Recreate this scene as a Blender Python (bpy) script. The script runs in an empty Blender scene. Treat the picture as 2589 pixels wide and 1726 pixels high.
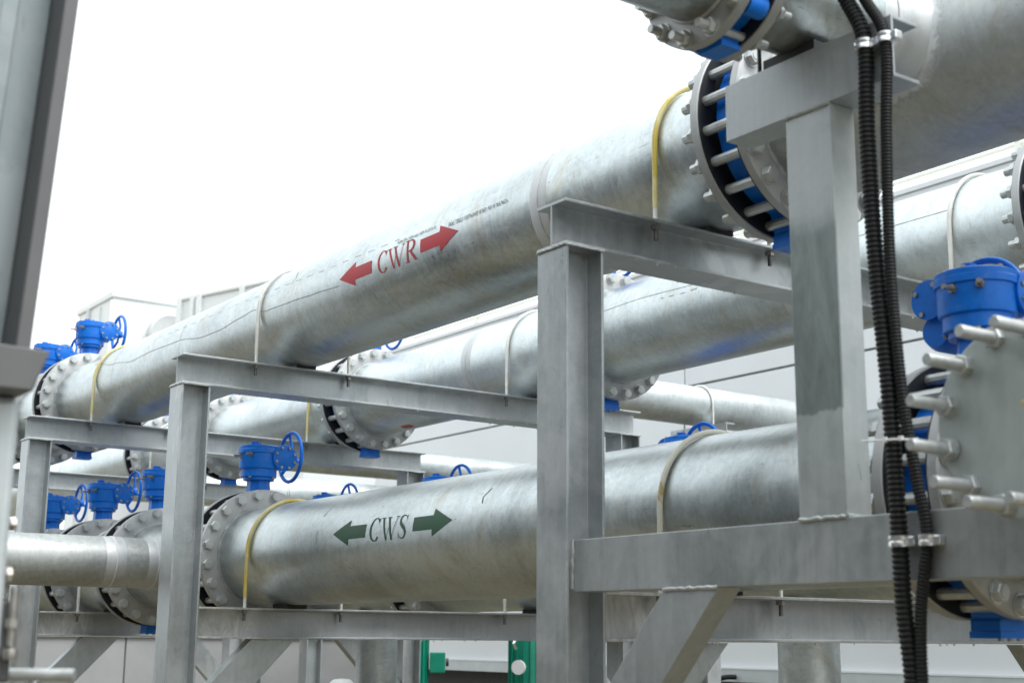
import bpy, math, random
from mathutils import Vector, Matrix
R = math.radians
sin, cos, pi = math.sin, math.cos, math.pi
random.seed(7)
scene = bpy.context.scene
col = scene.collection

# ------------------------------------------------------------------ camera
EYE = 1.6
cam_d = bpy.data.cameras.new('camera'); cam = bpy.data.objects.new('camera', cam_d); col.objects.link(cam)
pit, yaw, rol = R(12.0465), R(35.432), R(-0.4536)
fw = Vector((sin(yaw)*cos(pit), cos(yaw)*cos(pit), sin(pit)))
rt0 = Vector((cos(yaw), -sin(yaw), 0)); up0 = rt0.cross(fw)
rt = rt0*cos(rol) - up0*sin(rol); up = up0*cos(rol) + rt0*sin(rol)
cam.matrix_world = Matrix(((rt.x, up.x, -fw.x, 0), (rt.y, up.y, -fw.y, 0), (rt.z, up.z, -fw.z, EYE), (0, 0, 0, 1)))
cam_d.sensor_width = 36; cam_d.lens = 48.80
cam_d.clip_start = 0.05; cam_d.clip_end = 900
cam_d.dof.use_dof = True; cam_d.dof.focus_distance = 6.0; cam_d.dof.aperture_fstop = 3.8
scene.camera = cam

# ------------------------------------------------------------------ overcast sky + soft sun
SUN_EL, SUN_AZ = R(56), R(165)
w = bpy.data.worlds.new('World'); scene.world = w; w.use_nodes = True
nt = w.node_tree; nt.nodes.clear()
out = nt.nodes.new('ShaderNodeOutputWorld'); bg = nt.nodes.new('ShaderNodeBackground')
sky = nt.nodes.new('ShaderNodeTexSky'); sky.sky_type = 'NISHITA'; sky.sun_disc = False
sky.sun_elevation = SUN_EL; sky.sun_rotation = SUN_AZ; sky.dust_density = 6; sky.air_density = 1
hs = nt.nodes.new('ShaderNodeHueSaturation'); hs.inputs['Saturation'].default_value = 0.25
mx = nt.nodes.new('ShaderNodeMix'); mx.data_type = 'RGBA'; mx.inputs[0].default_value = 0.86
mx.inputs[7].default_value = (14.6, 15.7, 16.2, 1)          # the cloud layer
nt.links.new(sky.outputs[0], hs.inputs['Color']); nt.links.new(hs.outputs[0], mx.inputs[6])
nt.links.new(mx.outputs[2], bg.inputs[0]); bg.inputs[1].default_value = 0.1
nt.links.new(bg.outputs[0], out.inputs[0])
sd = bpy.data.lights.new('sun', 'SUN'); sd.energy = 1.5; sd.angle = R(25); sd.color = (1, 0.985, 0.96)
so = bpy.data.objects.new('sun', sd); col.objects.link(so)
sv = Vector((sin(SUN_AZ)*cos(SUN_EL), cos(SUN_AZ)*cos(SUN_EL), sin(SUN_EL)))
so.rotation_euler = sv.to_track_quat('Z', 'Y').to_euler(); so.location = (0, 0, 30)
vs = scene.view_settings; vs.view_transform = 'Standard'; vs.look = 'None'; vs.exposure = 0.44; vs.gamma = 1.0
vs.use_curve_mapping = False

# ------------------------------------------------------------------ materials
MT = {}
def newmat(name):
    m = bpy.data.materials.new(name); m.use_nodes = True; MT[name] = m
    n = m.node_tree.nodes; return m, n, m.node_tree.links, n['Principled BSDF']
def noise(n, l, scale, detail=4, vec=None, rough=.55, dist=0.0):
    t = n.new('ShaderNodeTexNoise'); t.inputs['Scale'].default_value = 1.0
    t.inputs['Detail'].default_value = detail; t.inputs['Roughness'].default_value = rough
    t.inputs['Distortion'].default_value = dist
    mp = n.new('ShaderNodeMapping'); mp.inputs['Scale'].default_value = scale if hasattr(scale, '__len__') else (scale,)*3
    l.new(vec, mp.inputs[0]); l.new(mp.outputs[0], t.inputs['Vector']); return t.outputs['Fac']
def ramp(n, l, fac, a, b, c0=(0, 0, 0, 1), c1=(1, 1, 1, 1)):
    r = n.new('ShaderNodeValToRGB'); e = r.color_ramp.elements
    e[0].position = a; e[0].color = c0; e[1].position = b; e[1].color = c1
    l.new(fac, r.inputs[0]); return r.outputs[0]
def mix(n, l, fac, a, b, mode='MIX'):
    m = n.new('ShaderNodeMix'); m.data_type = 'RGBA'; m.blend_type = mode
    for s, v in ((0, fac), (6, a), (7, b)):
        if isinstance(v, (int, float)): m.inputs[s].default_value = v
        elif isinstance(v, tuple): m.inputs[s].default_value = (*v, 1)
        else: l.new(v, m.inputs[s])
    return m.outputs[2]
def math_(n, l, op, a, b):
    m = n.new('ShaderNodeMath'); m.operation = op
    for i, v in enumerate((a, b)):
        if isinstance(v, (int, float)): m.inputs[i].default_value = v
        else: l.new(v, m.inputs[i])
    return m.outputs[0]
def objvec(n, l):
    tc = n.new('ShaderNodeTexCoord'); oi = n.new('ShaderNodeObjectInfo')
    a = n.new('ShaderNodeVectorMath'); a.operation = 'ADD'
    s = n.new('ShaderNodeVectorMath'); s.operation = 'SCALE'; s.inputs[3].default_value = 37.0
    cx = n.new('ShaderNodeCombineXYZ')
    for i in range(3): l.new(oi.outputs['Random'], cx.inputs[i])
    l.new(cx.outputs[0], s.inputs[0]); l.new(tc.outputs['Object'], a.inputs[0]); l.new(s.outputs[0], a.inputs[1])
    return a.outputs[0]

def galv_pipe(name, dark, light, metal=.82, r0=.30, r1=.52, warm=.45):
    """hot-dip galvanised tube, scuffed and stained; local Y is the tube axis"""
    m, n, l, b = newmat(name); v = objvec(n, l)
    mp = n.new('ShaderNodeMapping'); mp.inputs['Rotation'].default_value = (.22, .0, .32); l.new(v, mp.inputs[0]); vd = mp.outputs[0]
    big = noise(n, l, (1.9, 1.1, 1.9), 7, v, .66, .9)
    ring = noise(n, l, (4, 105, 4), 7, v, .75, .35)
    dia = noise(n, l, (3.5, 34, 3.5), 8, vd, .74, 1.4)
    spg = noise(n, l, (42, 38, 42), 4, v, .7, .6)
    f = math_(n, l, 'ADD', math_(n, l, 'MULTIPLY', big, .62), math_(n, l, 'MULTIPLY', ring, .11))
    f = math_(n, l, 'ADD', f, math_(n, l, 'ADD', math_(n, l, 'MULTIPLY', dia, .16), math_(n, l, 'MULTIPLY', spg, .22)))
    c = ramp(n, l, f, .40, .64, (*dark, 1), (*light, 1))
    # white zinc salts, brown handling stains, grey water marks
    sal = ramp(n, l, noise(n, l, (2.6, 3.4, 2.6), 8, vd, .74, 1.1), .54, .70)
    c = mix(n, l, math_(n, l, 'MULTIPLY', sal, .45), c, tuple(min(1, x*1.12) for x in light))
    st = ramp(n, l, noise(n, l, (1.6, 3.0, 1.6), 9, v, .76, 1.6), .55, .68)
    c = mix(n, l, math_(n, l, 'MULTIPLY', st, warm), c, (.40, .345, .25))
    sp = ramp(n, l, noise(n, l, (9, 40, 9), 8, vd, .78, 1.5), .632, .652)
    c = mix(n, l, math_(n, l, 'MULTIPLY', sp, .65), c, (.13, .13, .125))
    sc_ = ramp(n, l, noise(n, l, (70, 7, 70), 3, v, .55, 2.2), .695, .71)
    c = mix(n, l, math_(n, l, 'MULTIPLY', sc_, .5), c, (.11, .11, .11))
    lt = ramp(n, l, noise(n, l, (13, 60, 13), 5, vd, .7, 2.0), .665, .68)
    c = mix(n, l, math_(n, l, 'MULTIPLY', lt, .5), c, (.80, .81, .81))
    l.new(c, b.inputs['Base Color']); b.inputs['Metallic'].default_value = metal
    rr = n.new('ShaderNodeMapRange'); l.new(math_(n, l, 'ADD', math_(n, l, 'MULTIPLY', big, .45), math_(n, l, 'MULTIPLY', dia, .55)), rr.inputs[0])
    rr.inputs[1].default_value = .34; rr.inputs[2].default_value = .64; rr.inputs[3].default_value = r0; rr.inputs[4].default_value = r1
    l.new(rr.outputs[0], b.inputs['Roughness'])
    b1_ = n.new('ShaderNodeBump'); b1_.inputs['Strength'].default_value = .35; b1_.inputs['Distance'].default_value = .004
    l.new(noise(n, l, (5, 7, 5), 3, vd, .5, .6), b1_.inputs['Height'])
    bp = n.new('ShaderNodeBump'); bp.inputs['Strength'].default_value = .25; bp.inputs['Distance'].default_value = .0012
    l.new(math_(n, l, 'ADD', ring, math_(n, l, 'MULTIPLY', spg, .6)), bp.inputs['Height']); l.new(b1_.outputs[0], bp.inputs['Normal'])
    l.new(bp.outputs[0], b.inputs['Normal'])
    return m
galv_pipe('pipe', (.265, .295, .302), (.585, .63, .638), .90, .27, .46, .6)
galv_pipe('pipe_dirty', (.29, .305, .30), (.58, .60, .59), .74, .44, .64, .6)
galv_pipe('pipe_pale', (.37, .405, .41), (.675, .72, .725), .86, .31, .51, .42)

def galv_section(name, dark, light, patch, metal=.45, rough=.48, scl=(3, 3, 3), zone=None, pamt=.6):
    """galvanised rolled section with zinc-paint touch-up patches; zone = (axis, from, to, colour, amount): a stretch with its own finish"""
    m, n, l, b = newmat(name); v = objvec(n, l)
    big = noise(n, l, scl, 8, v, .70, .8)
    st = noise(n, l, (44, 44, 3.0), 6, v, .68, .3)
    spg = noise(n, l, (30, 30, 30), 5, v, .7, .5)
    f = math_(n, l, 'ADD', math_(n, l, 'MULTIPLY', big, .58), math_(n, l, 'MULTIPLY', st, .26))
    f = math_(n, l, 'ADD', f, math_(n, l, 'MULTIPLY', spg, .22))
    c = ramp(n, l, f, .40, .66, (*dark, 1), (*light, 1))
    pt = ramp(n, l, noise(n, l, (2.1, 2.1, 1.7), 6, v, .58, .5), .545, .575)
    c = mix(n, l, math_(n, l, 'MULTIPLY', pt, pamt), c, patch)
    if zone:
        ax, z0, z1, zc, amt = zone
        tc = n.new('ShaderNodeTexCoord'); sx = n.new('ShaderNodeSeparateXYZ'); l.new(tc.outputs['Object'], sx.inputs[0])
        p = math_(n, l, 'ADD', sx.outputs['XYZ'.index(ax)], math_(n, l, 'MULTIPLY', math_(n, l, 'SUBTRACT', noise(n, l, (7, 7, 7), 4, v, .6, .4), .5), .10))
        def sm(a0, a1):
            q = n.new('ShaderNodeMapRange'); q.interpolation_type = 'SMOOTHSTEP'; q.inputs[1].default_value = a0; q.inputs[2].default_value = a1; l.new(p, q.inputs[0]); return q.outputs[0]
        mk = math_(n, l, 'MULTIPLY', sm(z0-.004, z0+.008), sm(z1+.03, z1-.05))
        if ax == 'Z': mk = math_(n, l, 'MULTIPLY', mk, math_(n, l, 'LESS_THAN', sx.outputs[0], 2.566))
        mot = ramp(n, l, noise(n, l, (16, 16, 5), 6, v, .7, 1.0), .34, .66, (*[x*.72 for x in zc], 1), (*[min(1, x*1.3) for x in zc], 1))
        c = mix(n, l, math_(n, l, 'MULTIPLY', mk, amt), c, mot)
    dk = ramp(n, l, noise(n, l, (26, 26, 7), 6, v, .75, 1.2), .66, .69)
    c = mix(n, l, math_(n, l, 'MULTIPLY', dk, .5), c, (.14, .14, .135))
    ru = ramp(n, l, noise(n, l, (19, 19, 13), 6, v, .75, .8), .70, .73)
    c = mix(n, l, math_(n, l, 'MULTIPLY', ru, .5), c, (.25, .17, .09))
    l.new(c, b.inputs['Base Color']); b.inputs['Metallic'].default_value = metal
    rr = n.new('ShaderNodeMapRange'); l.new(f, rr.inputs[0]); rr.inputs[1].default_value = .38; rr.inputs[2].default_value = .68
    rr.inputs[3].default_value = rough-.13; rr.inputs[4].default_value = rough+.15
    l.new(rr.outputs[0], b.inputs['Roughness'])
    b1_ = n.new('ShaderNodeBump'); b1_.inputs['Strength'].default_value = .3; b1_.inputs['Distance'].default_value = .003
    l.new(noise(n, l, (6, 6, 4), 3, v, .5, .5), b1_.inputs['Height'])
    bp = n.new('ShaderNodeBump'); bp.inputs['Strength'].default_value = .2; bp.inputs['Distance'].default_value = .001
    l.new(spg, bp.inputs['Height']); l.new(b1_.outputs[0], bp.inputs['Normal']); l.new(bp.outputs[0], b.inputs['Normal'])
galv_section('section', (.33, .355, .365), (.52, .545, .555), (.58, .59, .60), .62, .40, pamt=.5)
galv_section('beam_low', (.30, .315, .325), (.46, .475, .485), (.40, .41, .42), .62, .40, zone=('X', 2.0, 3.03, (.56, .565, .57), .9), pamt=.3)
galv_section('post_mottled', (.36, .385, .39), (.50, .53, .535), (.55, .565, .57), .5, .45, (2, 2, 2), zone=('Z', 2.15, 2.64, (.20, .242, .235), .85), pamt=.4)
galv_section('section_far', (.36, .385, .395), (.54, .56, .57), (.58, .59, .59), .55, .42)
galv_section('channel', (.31, .335, .345), (.48, .505, .515), (.50, .515, .52), .55, .43, (2, 2, 2), pamt=.45)
galv_section('flange', (.33, .335, .335), (.47, .475, .475), (.44, .44, .44), .5, .5, (6, 6, 6))
galv_section('blind', (.34, .385, .375), (.46, .50, .49), (.45, .49, .48), .45, .5, (4, 4, 1.5))
galv_section('bolt', (.42, .44, .435), (.60, .615, .61), (.50, .51, .51), .6, .42, (20, 20, 20))
galv_section('zinc', (.60, .605, .61), (.72, .725, .73), (.66, .66, .67), .25, .62, (5, 5, 5))
galv_section('zinc_soft', (.46, .475, .48), (.58, .59, .595), (.55, .56, .565), .55, .5, (5, 5, 5))
galv_section('front_web', (.20, .235, .25), (.29, .325, .34), (.32, .35, .36), .35, .48)
galv_section('front_post', (.42, .46, .47), (.52, .55, .56), (.50, .53, .53), .3, .5)

def plain(name, c, rough=.5, metal=0.0, var=.12, scl=8, coat=0.0, spec=.5):
    m, n, l, b = newmat(name); v = objvec(n, l)
    f = noise(n, l, scl, 5, v, .6, .4)
    cc = ramp(n, l, f, .3, .72, tuple(x*(1-var) for x in c)+(1,), tuple(min(1, x*(1+var)) for x in c)+(1,))
    l.new(cc, b.inputs['Base Color']); b.inputs['Metallic'].default_value = metal
    rr = n.new('ShaderNodeMapRange'); l.new(f, rr.inputs[0]); rr.inputs[3].default_value = rough-.08; rr.inputs[4].default_value = rough+.1
    l.new(rr.outputs[0], b.inputs['Roughness']); b.inputs['Coat Weight'].default_value = coat
    b.inputs['Specular IOR Level'].default_value = spec
    return m
m, n, l, b = newmat('blue'); v = objvec(n, l); oi = n.new('ShaderNodeObjectInfo')
f = noise(n, l, 22, 6, v, .7, .5)
c = ramp(n, l, f, .3, .7, (.001, .135, .58, 1), (.004, .19, .76, 1))
c = mix(n, l, math_(n, l, 'MULTIPLY', oi.outputs['Random'], .22), c, (.002, .10, .46))
c = mix(n, l, math_(n, l, 'MULTIPLY', ramp(n, l, noise(n, l, 9, 7, v, .72, .8), .56, .72), .28), c, (.22, .30, .42))
c = mix(n, l, math_(n, l, 'MULTIPLY', ramp(n, l, noise(n, l, 55, 5, v, .75, .4), .69, .71), .8), c, (.06, .065, .07))
l.new(c, b.inputs['Base Color']); b.inputs['Specular IOR Level'].default_value = .35
rr = n.new('ShaderNodeMapRange'); l.new(f, rr.inputs[0]); rr.inputs[3].default_value = .30; rr.inputs[4].default_value = .55; l.new(rr.outputs[0], b.inputs['Roughness'])
bp = n.new('ShaderNodeBump'); bp.inputs['Strength'].default_value = .25; bp.inputs['Distance'].default_value = .0008; l.new(noise(n, l, 120, 3, v), bp.inputs['Height']); l.new(bp.outputs[0], b.inputs['Normal'])
plain('rubber', (.010, .011, .013), .55, 0, .3, 20)
plain('hose', (.005, .0054, .006), .5, 0, .3, 40, 0.0, .32)
plain('steel_bolt', (.33, .31, .285), .4, .8, .25, 30)
plain('white_rod', (.66, .65, .61), .5, .15, .12, 20)
plain('red_ink', (.44, .010, .018), .5, 0, .12, 6)
plain('green_ink', (.002, .055, .019), .5, 0, .2, 6)
plain('black_ink', (.05, .05, .05), .6, 0, .2, 6)
plain('pencil', (.30, .31, .305), .6, .3, .2, 6)
plain('wall', (.66, .675, .69), .6, 0, .04, .7)
plain('wall_trim', (.50, .53, .54), .5, .2, .08, 4)
plain('seam', (.26, .265, .27), .7, 0, .1, 6)
plain('rail', (.66, .66, .58), .5, 0, .08, 6)
plain('tower', (.72, .735, .735), .6, 0, .03, .8)
plain('tower_trim', (.56, .57, .57), .6, 0, .1, 3)
plain('fan', (.42, .43, .43), .6, .2, .15, 5)
plain('red_paint', (.40, .06, .04), .5, 0, .1, 6)
plain('teal', (.003, .23, .15), .4, 0, .12, 9, .15)
plain('dark_metal', (.06, .062, .062), .5, .3, .2, 12)
plain('thread', (.16, .155, .15), .5, .5, .2, 30)
plain('taupe', (.128, .127, .130), .5, .2, .12, 6)
plain('white_plastic', (.80, .81, .81), .4, 0, .03, 4)
plain('chrome', (.78, .78, .78), .28, .9, .08, 10)
plain('parapet', (.36, .365, .37), .75, 0, .1, 1.2)
plain('ground', (.165, .138, .085), .85, 0, .2, .8)
plain('unseen_wall', (.085, .09, .095), .6, .1, .12, 2)
plain('gasket', (.010, .011, .013), .6, 0, .3, 20)

m, n, l, b = newmat('yellow_sleeve'); v = objvec(n, l)
f = ramp(n, l, noise(n, l, (9, 9, 5), 4, v, .6, .5), .40, .62)
l.new(mix(n, l, f, (.52, .39, .06), (.64, .58, .32)), b.inputs['Base Color']); b.inputs['Roughness'].default_value = .38
m, n, l, b = newmat('stained_rod'); v = objvec(n, l)
f = ramp(n, l, noise(n, l, (7, 7, 4), 5, v, .65, .5), .60, .66)
l.new(mix(n, l, f, (.66, .635, .53), (.42, .31, .10)), b.inputs['Base Color']); b.inputs['Roughness'].default_value = .42
m, n, l, b = newmat('water')
b.inputs['Base Color'].default_value = (.9, .93, .95, 1); b.inputs['Roughness'].default_value = .04
b.inputs['Transmission Weight'].default_value = .55; b.inputs['IOR'].default_value = 1.33

# ------------------------------------------------------------------ mesh helpers
class MB:
    def __init__(s): s.v = []; s.f = []
    def add(s, vs, fs):
        o = len(s.v); s.v += [tuple(p) for p in vs]; s.f += [tuple(i+o for i in f) for f in fs]; return s
    def box(s, x0, x1, y0, y1, z0, z1):
        return s.add([(x, y, z) for z in (z0, z1) for y in (y0, y1) for x in (x0, x1)],
                     [(0, 2, 3, 1), (4, 5, 7, 6), (0, 1, 5, 4), (2, 6, 7, 3), (0, 4, 6, 2), (1, 3, 7, 5)])
    def lathe(s, prof, axis='Y', n=32, c=(0, 0, 0), ph=0.0, closed=False):
        """prof: list of (radius, position along axis)"""
        vs, fs = [], []
        for r, h in prof:
            for i in range(n):
                a = 2*pi*i/n + ph; u, t = r*cos(a), r*sin(a)
                p = {'X': (h, u, t), 'Y': (t, h, u), 'Z': (u, t, h)}[axis]
                vs.append((p[0]+c[0], p[1]+c[1], p[2]+c[2]))
        m_ = len(prof)
        for j in range(m_ if closed else m_-1):
            k = (j+1) % m_
            for i in range(n):
                i2 = (i+1) % n
                fs.append((j*n+i, j*n+i2, k*n+i2, k*n+i))
        if not closed:
            if prof[0][0] > 1e-6: fs.append(tuple(range(n-1, -1, -1)))
            if prof[-1][0] > 1e-6: fs.append(tuple((m_-1)*n+i for i in range(n)))
        return s.add(vs, fs)
    def cyl(s, r, h0, h1, axis='Y', n=24, c=(0, 0, 0), ph=0.0): return s.lathe([(r, h0), (r, h1)], axis, n, c, ph)
    def tube(s, pts, r, n=10, cap=True, rfun=None):
        pts = [Vector(p) for p in pts]; vs, fs = [], []
        T = []
        for i in range(len(pts)):
            a = pts[max(i-1, 0)]; b_ = pts[min(i+1, len(pts)-1)]; T.append((b_-a).normalized())
        u = T[0].orthogonal().normalized()
        for i, p in enumerate(pts):
            u = (u - T[i]*u.dot(T[i])).normalized(); w_ = T[i].cross(u)
            rr = rfun(i) if rfun else r
            for k in range(n):
                a = 2*pi*k/n; vs.append(p + u*(rr*cos(a)) + w_*(rr*sin(a)))
        for i in range(len(pts)-1):
            for k in range(n):
                k2 = (k+1) % n; fs.append((i*n+k, i*n+k2, (i+1)*n+k2, (i+1)*n+k))
        if cap:
            fs.append(tuple(range(n-1, -1, -1))); fs.append(tuple((len(pts)-1)*n+k for k in range(n)))
        return s.add(vs, fs)
    def prism(s, poly, h0, h1, axis='Y'):
        n = len(poly); vs = []
        for h in (h0, h1):
            for (a, b_) in poly:
                vs.append({'X': (h, a, b_), 'Y': (a, h, b_), 'Z': (a, b_, h)}[axis])
        fs = [tuple(range(n)), tuple(range(2*n-1, n-1, -1))]
        for i in range(n): fs.append((i, i+n, (i+1) % n+n, (i+1) % n))
        return s.add(vs, fs)
    def torus(s, Rr, r, axis='Y', n=40, k=8, c=(0, 0, 0)):
        prof = [(Rr + r*cos(2*pi*j/k), r*sin(2*pi*j/k)) for j in range(k)]
        return s.lathe(prof, axis, n, c, closed=True)
    def mesh(s, name, mat, smooth=40, fix=True):
        me = bpy.data.meshes.new(name); me.from_pydata(s.v, [], s.f)
        if fix:
            import bmesh
            bm = bmesh.new(); bm.from_mesh(me); bmesh.ops.recalc_face_normals(bm, faces=bm.faces); bm.to_mesh(me); bm.free()
        if smooth:
            for p in me.polygons: p.use_smooth = True
            me.set_sharp_from_angle(angle=R(smooth))
        if mat: me.materials.append(MT[mat])
        return me
    def build(s, name, mat, parent=None, loc=(0, 0, 0), rot=(0, 0, 0), smooth=40, bevel=0, fix=True):
        return link(name, s.mesh(name, mat, smooth, fix), parent, loc, rot, bevel)
def link(name, me, parent=None, loc=(0, 0, 0), rot=(0, 0, 0), bevel=0):
    o = bpy.data.objects.new(name, me); col.objects.link(o); o.parent = parent
    o.location = loc; o.rotation_euler = rot
    if bevel:
        bv = o.modifiers.new('bevel', 'BEVEL'); bv.width = bevel; bv.segments = 2; bv.limit_method = 'ANGLE'; bv.angle_limit = R(40)
    return o
def thing(name, label, cat, loc=(0, 0, 0), group=None, rot=(0, 0, 0)):
    o = bpy.data.objects.new(name, None); col.objects.link(o); o.location = loc; o.rotation_euler = rot
    o.empty_display_size = .1
    return tag(o, label, cat, group)
def tag(o, label, cat, group=None):
    o['label'] = label; o['category'] = cat
    if group: o['group'] = group
    return o
CACHE = {}
def cached(key, fn):
    if key not in CACHE: CACHE[key] = fn()
    return CACHE[key]

# ------------------------------------------------------------------ setting
g = MB().box(-200, 200, -200, 300, -.3, 0).build('ground', 'ground', smooth=0); g['kind'] = 'structure'

# levels (metres above ground) and pipe lines
ZU, ZL = 3.21, 2.005            # axes of the upper and lower pipes
BU, BL = 2.945, 1.74            # tops of the upper and lower beams
XN, XF = 3.2, 4.75              # near and far pipe line
PR = .254
FRAMES = [3.28, 6.32, 8.77, 11.76]

# inferred unseen building, added to darken left-facing steel (behind the camera's left shoulder)
pb_ = thing('unseen_building', 'unseen dark grey building added to darken the left-facing rack sides', 'building', (-3.2, 0, 0))
for k in range(8): MB().box(-4, 0, -9.9+3.2*k+.01, -9.9+3.2*k+3.19, 0, 5.6).build('wall_panel', 'unseen_wall', pb_, smooth=0, bevel=.006)
MB().box(-4.1, .1, -10, 15.8, 5.6005, 5.75).build('coping', 'unseen_wall', pb_, smooth=0, bevel=.006)

# ------------------------------------------------------------------ rack frames
def hsec(W, D, tw, tf):
    """H profile; first axis = across the flange, second = depth"""
    w2, d2 = W/2, D/2
    return [(-w2, -d2), (w2, -d2), (w2, -d2+tf), (tw/2, -d2+tf), (tw/2, d2-tf), (w2, d2-tf), (w2, d2), (-w2, d2),
            (-w2, d2-tf), (-tw/2, d2-tf), (-tw/2, -d2+tf), (-w2, -d2+tf)]
def beam_x(name, x0, x1, yc, ztop, par, mat, D=.148):
    poly = [(a+yc, b_+ztop-D/2) for a, b_ in hsec(.15, D, .008, .010)]
    return MB().prism(poly, x0, x1, 'X').build(name, mat, par, smooth=0, bevel=.0018)
def column(name, xc, yc, z0, z1, par, mat):
    poly = [(b_+xc, a+yc) for a, b_ in hsec(.15, .148, .008, .010)]
    return MB().prism(poly, z0, z1, 'Z').build(name, mat, par, smooth=0, bevel=.0018)
def brace(par, x0, x1, z0, z1, y, mat, W=.168):
    """channel knee brace, web toward the camera side, in the frame plane"""
    d = Vector((x1-x0, 0, z1-z0)); L = d.length; d.normalize(); nrm = Vector((-1/d.z if x1 > x0 else 1/d.z, 0, 0))
    mb = MB(); prof = [(-W/2, 0), (W/2, 0), (W/2, .07), (W/2-.01, .07), (W/2-.01, .008), (-W/2+.01, .008), (-W/2+.01, .07), (-W/2, .07)]
    vs = []
    for t in (0, L):
        for a, b_ in prof:
            p = Vector((x0, y+b_, z0)) + d*t + nrm*a; vs.append(p)
    k = len(prof); fs = [tuple(range(k)), tuple(range(2*k-1, k-1, -1))] + [(i, i+k, (i+1) % k+k, (i+1) % k) for i in range(k)]
    mb.add(vs, fs); return mb.build('knee_brace', mat, par, smooth=0, bevel=.0015)
FL = ['galvanised steel rack frame with the side bracket welded on and the tallest near column',
      'galvanised rack frame under the red CWR pipe, between the bracket frame and the blue-valve flange',
      'galvanised rack frame carrying the flanged end of the CWR pipe beside a yellow u-bolt',
      'farthest galvanised rack frame, beyond three others, dripping water under its upper beam']
frame_objs = []
for i, y in enumerate(FRAMES):
    mat = 'section' if i < 3 else 'section_far'
    fr = thing('rack_frame', FL[i], 'steel frame', (0, 0, 0), 'frames of the pipe rack'); frame_objs.append(fr)
    yc = y+.075
    beam_x('upper_beam', 2.535, 5.46, yc, BU, fr, mat)
    for xc in (2.612, 5.376):
        column('column', xc, yc, 0, BU-.1475, fr, mat)
        MB().box(xc-.12, xc+.12, yc-.12, yc+.12, 0.001, .015).build('base_plate', mat, fr, smooth=0)
        # weld bead between column head and beam
        zt = BU-.1485
        for (a0, a1) in (((xc-.076, yc-.077, zt), (xc+.076, yc-.077, zt)), ((xc-.0775, yc-.076, zt), (xc-.0775, yc+.076, zt))):
            pts = [Vector(a0).lerp(Vector(a1), t/16)+Vector((0, 0, random.uniform(-.0015, .0015))) for t in range(17)]
            MB().tube(pts, .0042, 6).build('weld_bead', 'bolt', fr)
    beam_x('lower_beam', 2.688, 5.30, yc, BL+(0 if i != 1 else -.006), fr, 'beam_low' if i < 3 else mat)
    for sgn, xa, xb in ((1, 2.69, 3.10), (-1, 5.30, 4.89)):
        brace(fr, xa, xb, BL-.148-.42, BL-.1505, y+.03, mat)

# bracket welded to the nearest frame: long channel, upright channel, top channel, brace
F1 = frame_objs[0]
def chan(d0, d1, W, flange, tw=.008, tf=.010):
    """C profile: web on side d0, flanges toward d1"""
    return [(d0, -W/2), (d1, -W/2), (d1, -W/2+tf), (d0+tw, -W/2+tf), (d0+tw, W/2-tf), (d1, W/2-tf), (d1, W/2), (d0, W/2)]
poly = [(x, z+1.6+.210) for x, z in chan(2.56, 2.64, .152, 0)]
MB().prism(poly, .3, 3.2795, 'Y').build('bracket_rail', 'channel', F1, smooth=0, bevel=.0018)
poly = [(x, yy+2.30) for x, yy in chan(2.56, 2.65, .15, 0)]
MB().prism(poly, 1.887, 1.6+1.327, 'Z').build('bracket_post', 'post_mottled', F1, smooth=0, bevel=.0018)
poly = [(x, z+1.6+1.408) for x, z in chan(2.558, 2.655, .160, 0)]
MB().prism(poly, 2.02, 2.592, 'Y').build('bracket_arm', 'channel', F1, smooth=0, bevel=.0018)
# bracket strut: flat toward -X, in the plane of the rail
def strut(par, y0, y1, z0, z1, x, W=.15):
    d = Vector((0, y1-y0, z1-z0)); L = d.length; d.normalize(); nrm = Vector((0, -1/d.z, 0))
    prof = [(-W/2, 0), (W/2, 0), (W/2, .08), (W/2-.01, .08), (W/2-.01, .008), (-W/2+.01, .008), (-W/2+.01, .08), (-W/2, .08)]
    vs = []
    for t in (0, L):
        for a, b_ in prof: vs.append(Vector((x+b_, y0, z0)) + d*t + nrm*a)
    k = len(prof); fs = [tuple(range(k)), tuple(range(2*k-1, k-1, -1))] + [(i, i+k, (i+1) % k+k, (i+1) % k) for i in range(k)]
    return MB().add(vs, fs).build('bracket_strut', 'channel', par, smooth=0, bevel=.0018)
strut(F1, 3.37, 2.7725, 1.08, 1.7335, 2.562, .158)
for pts in ([(2.557, 3.277, 1.60+.14+.148*t/14) for t in range(15)],
            [(2.5575, 2.225+.15*t/12, 1.8875) for t in range(13)],
            [(2.5575, 2.225+.15*t/12, 1.6+1.326) for t in range(13)],
            [(2.56+.09*t/10, 2.2245, 1.888) for t in range(11)],
            [(2.5605, 2.67+.21*t/12, 1.733) for t in range(13)]):
    pts = [Vector(p)+Vector((random.uniform(-.001, .001), random.uniform(-.002, .002), random.uniform(-.002, .002))) for p in pts]
    MB().tube(pts, .0055, 6, rfun=lambda i: .0045+.002*random.random()).build('weld_bead', 'bolt', F1)

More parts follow.
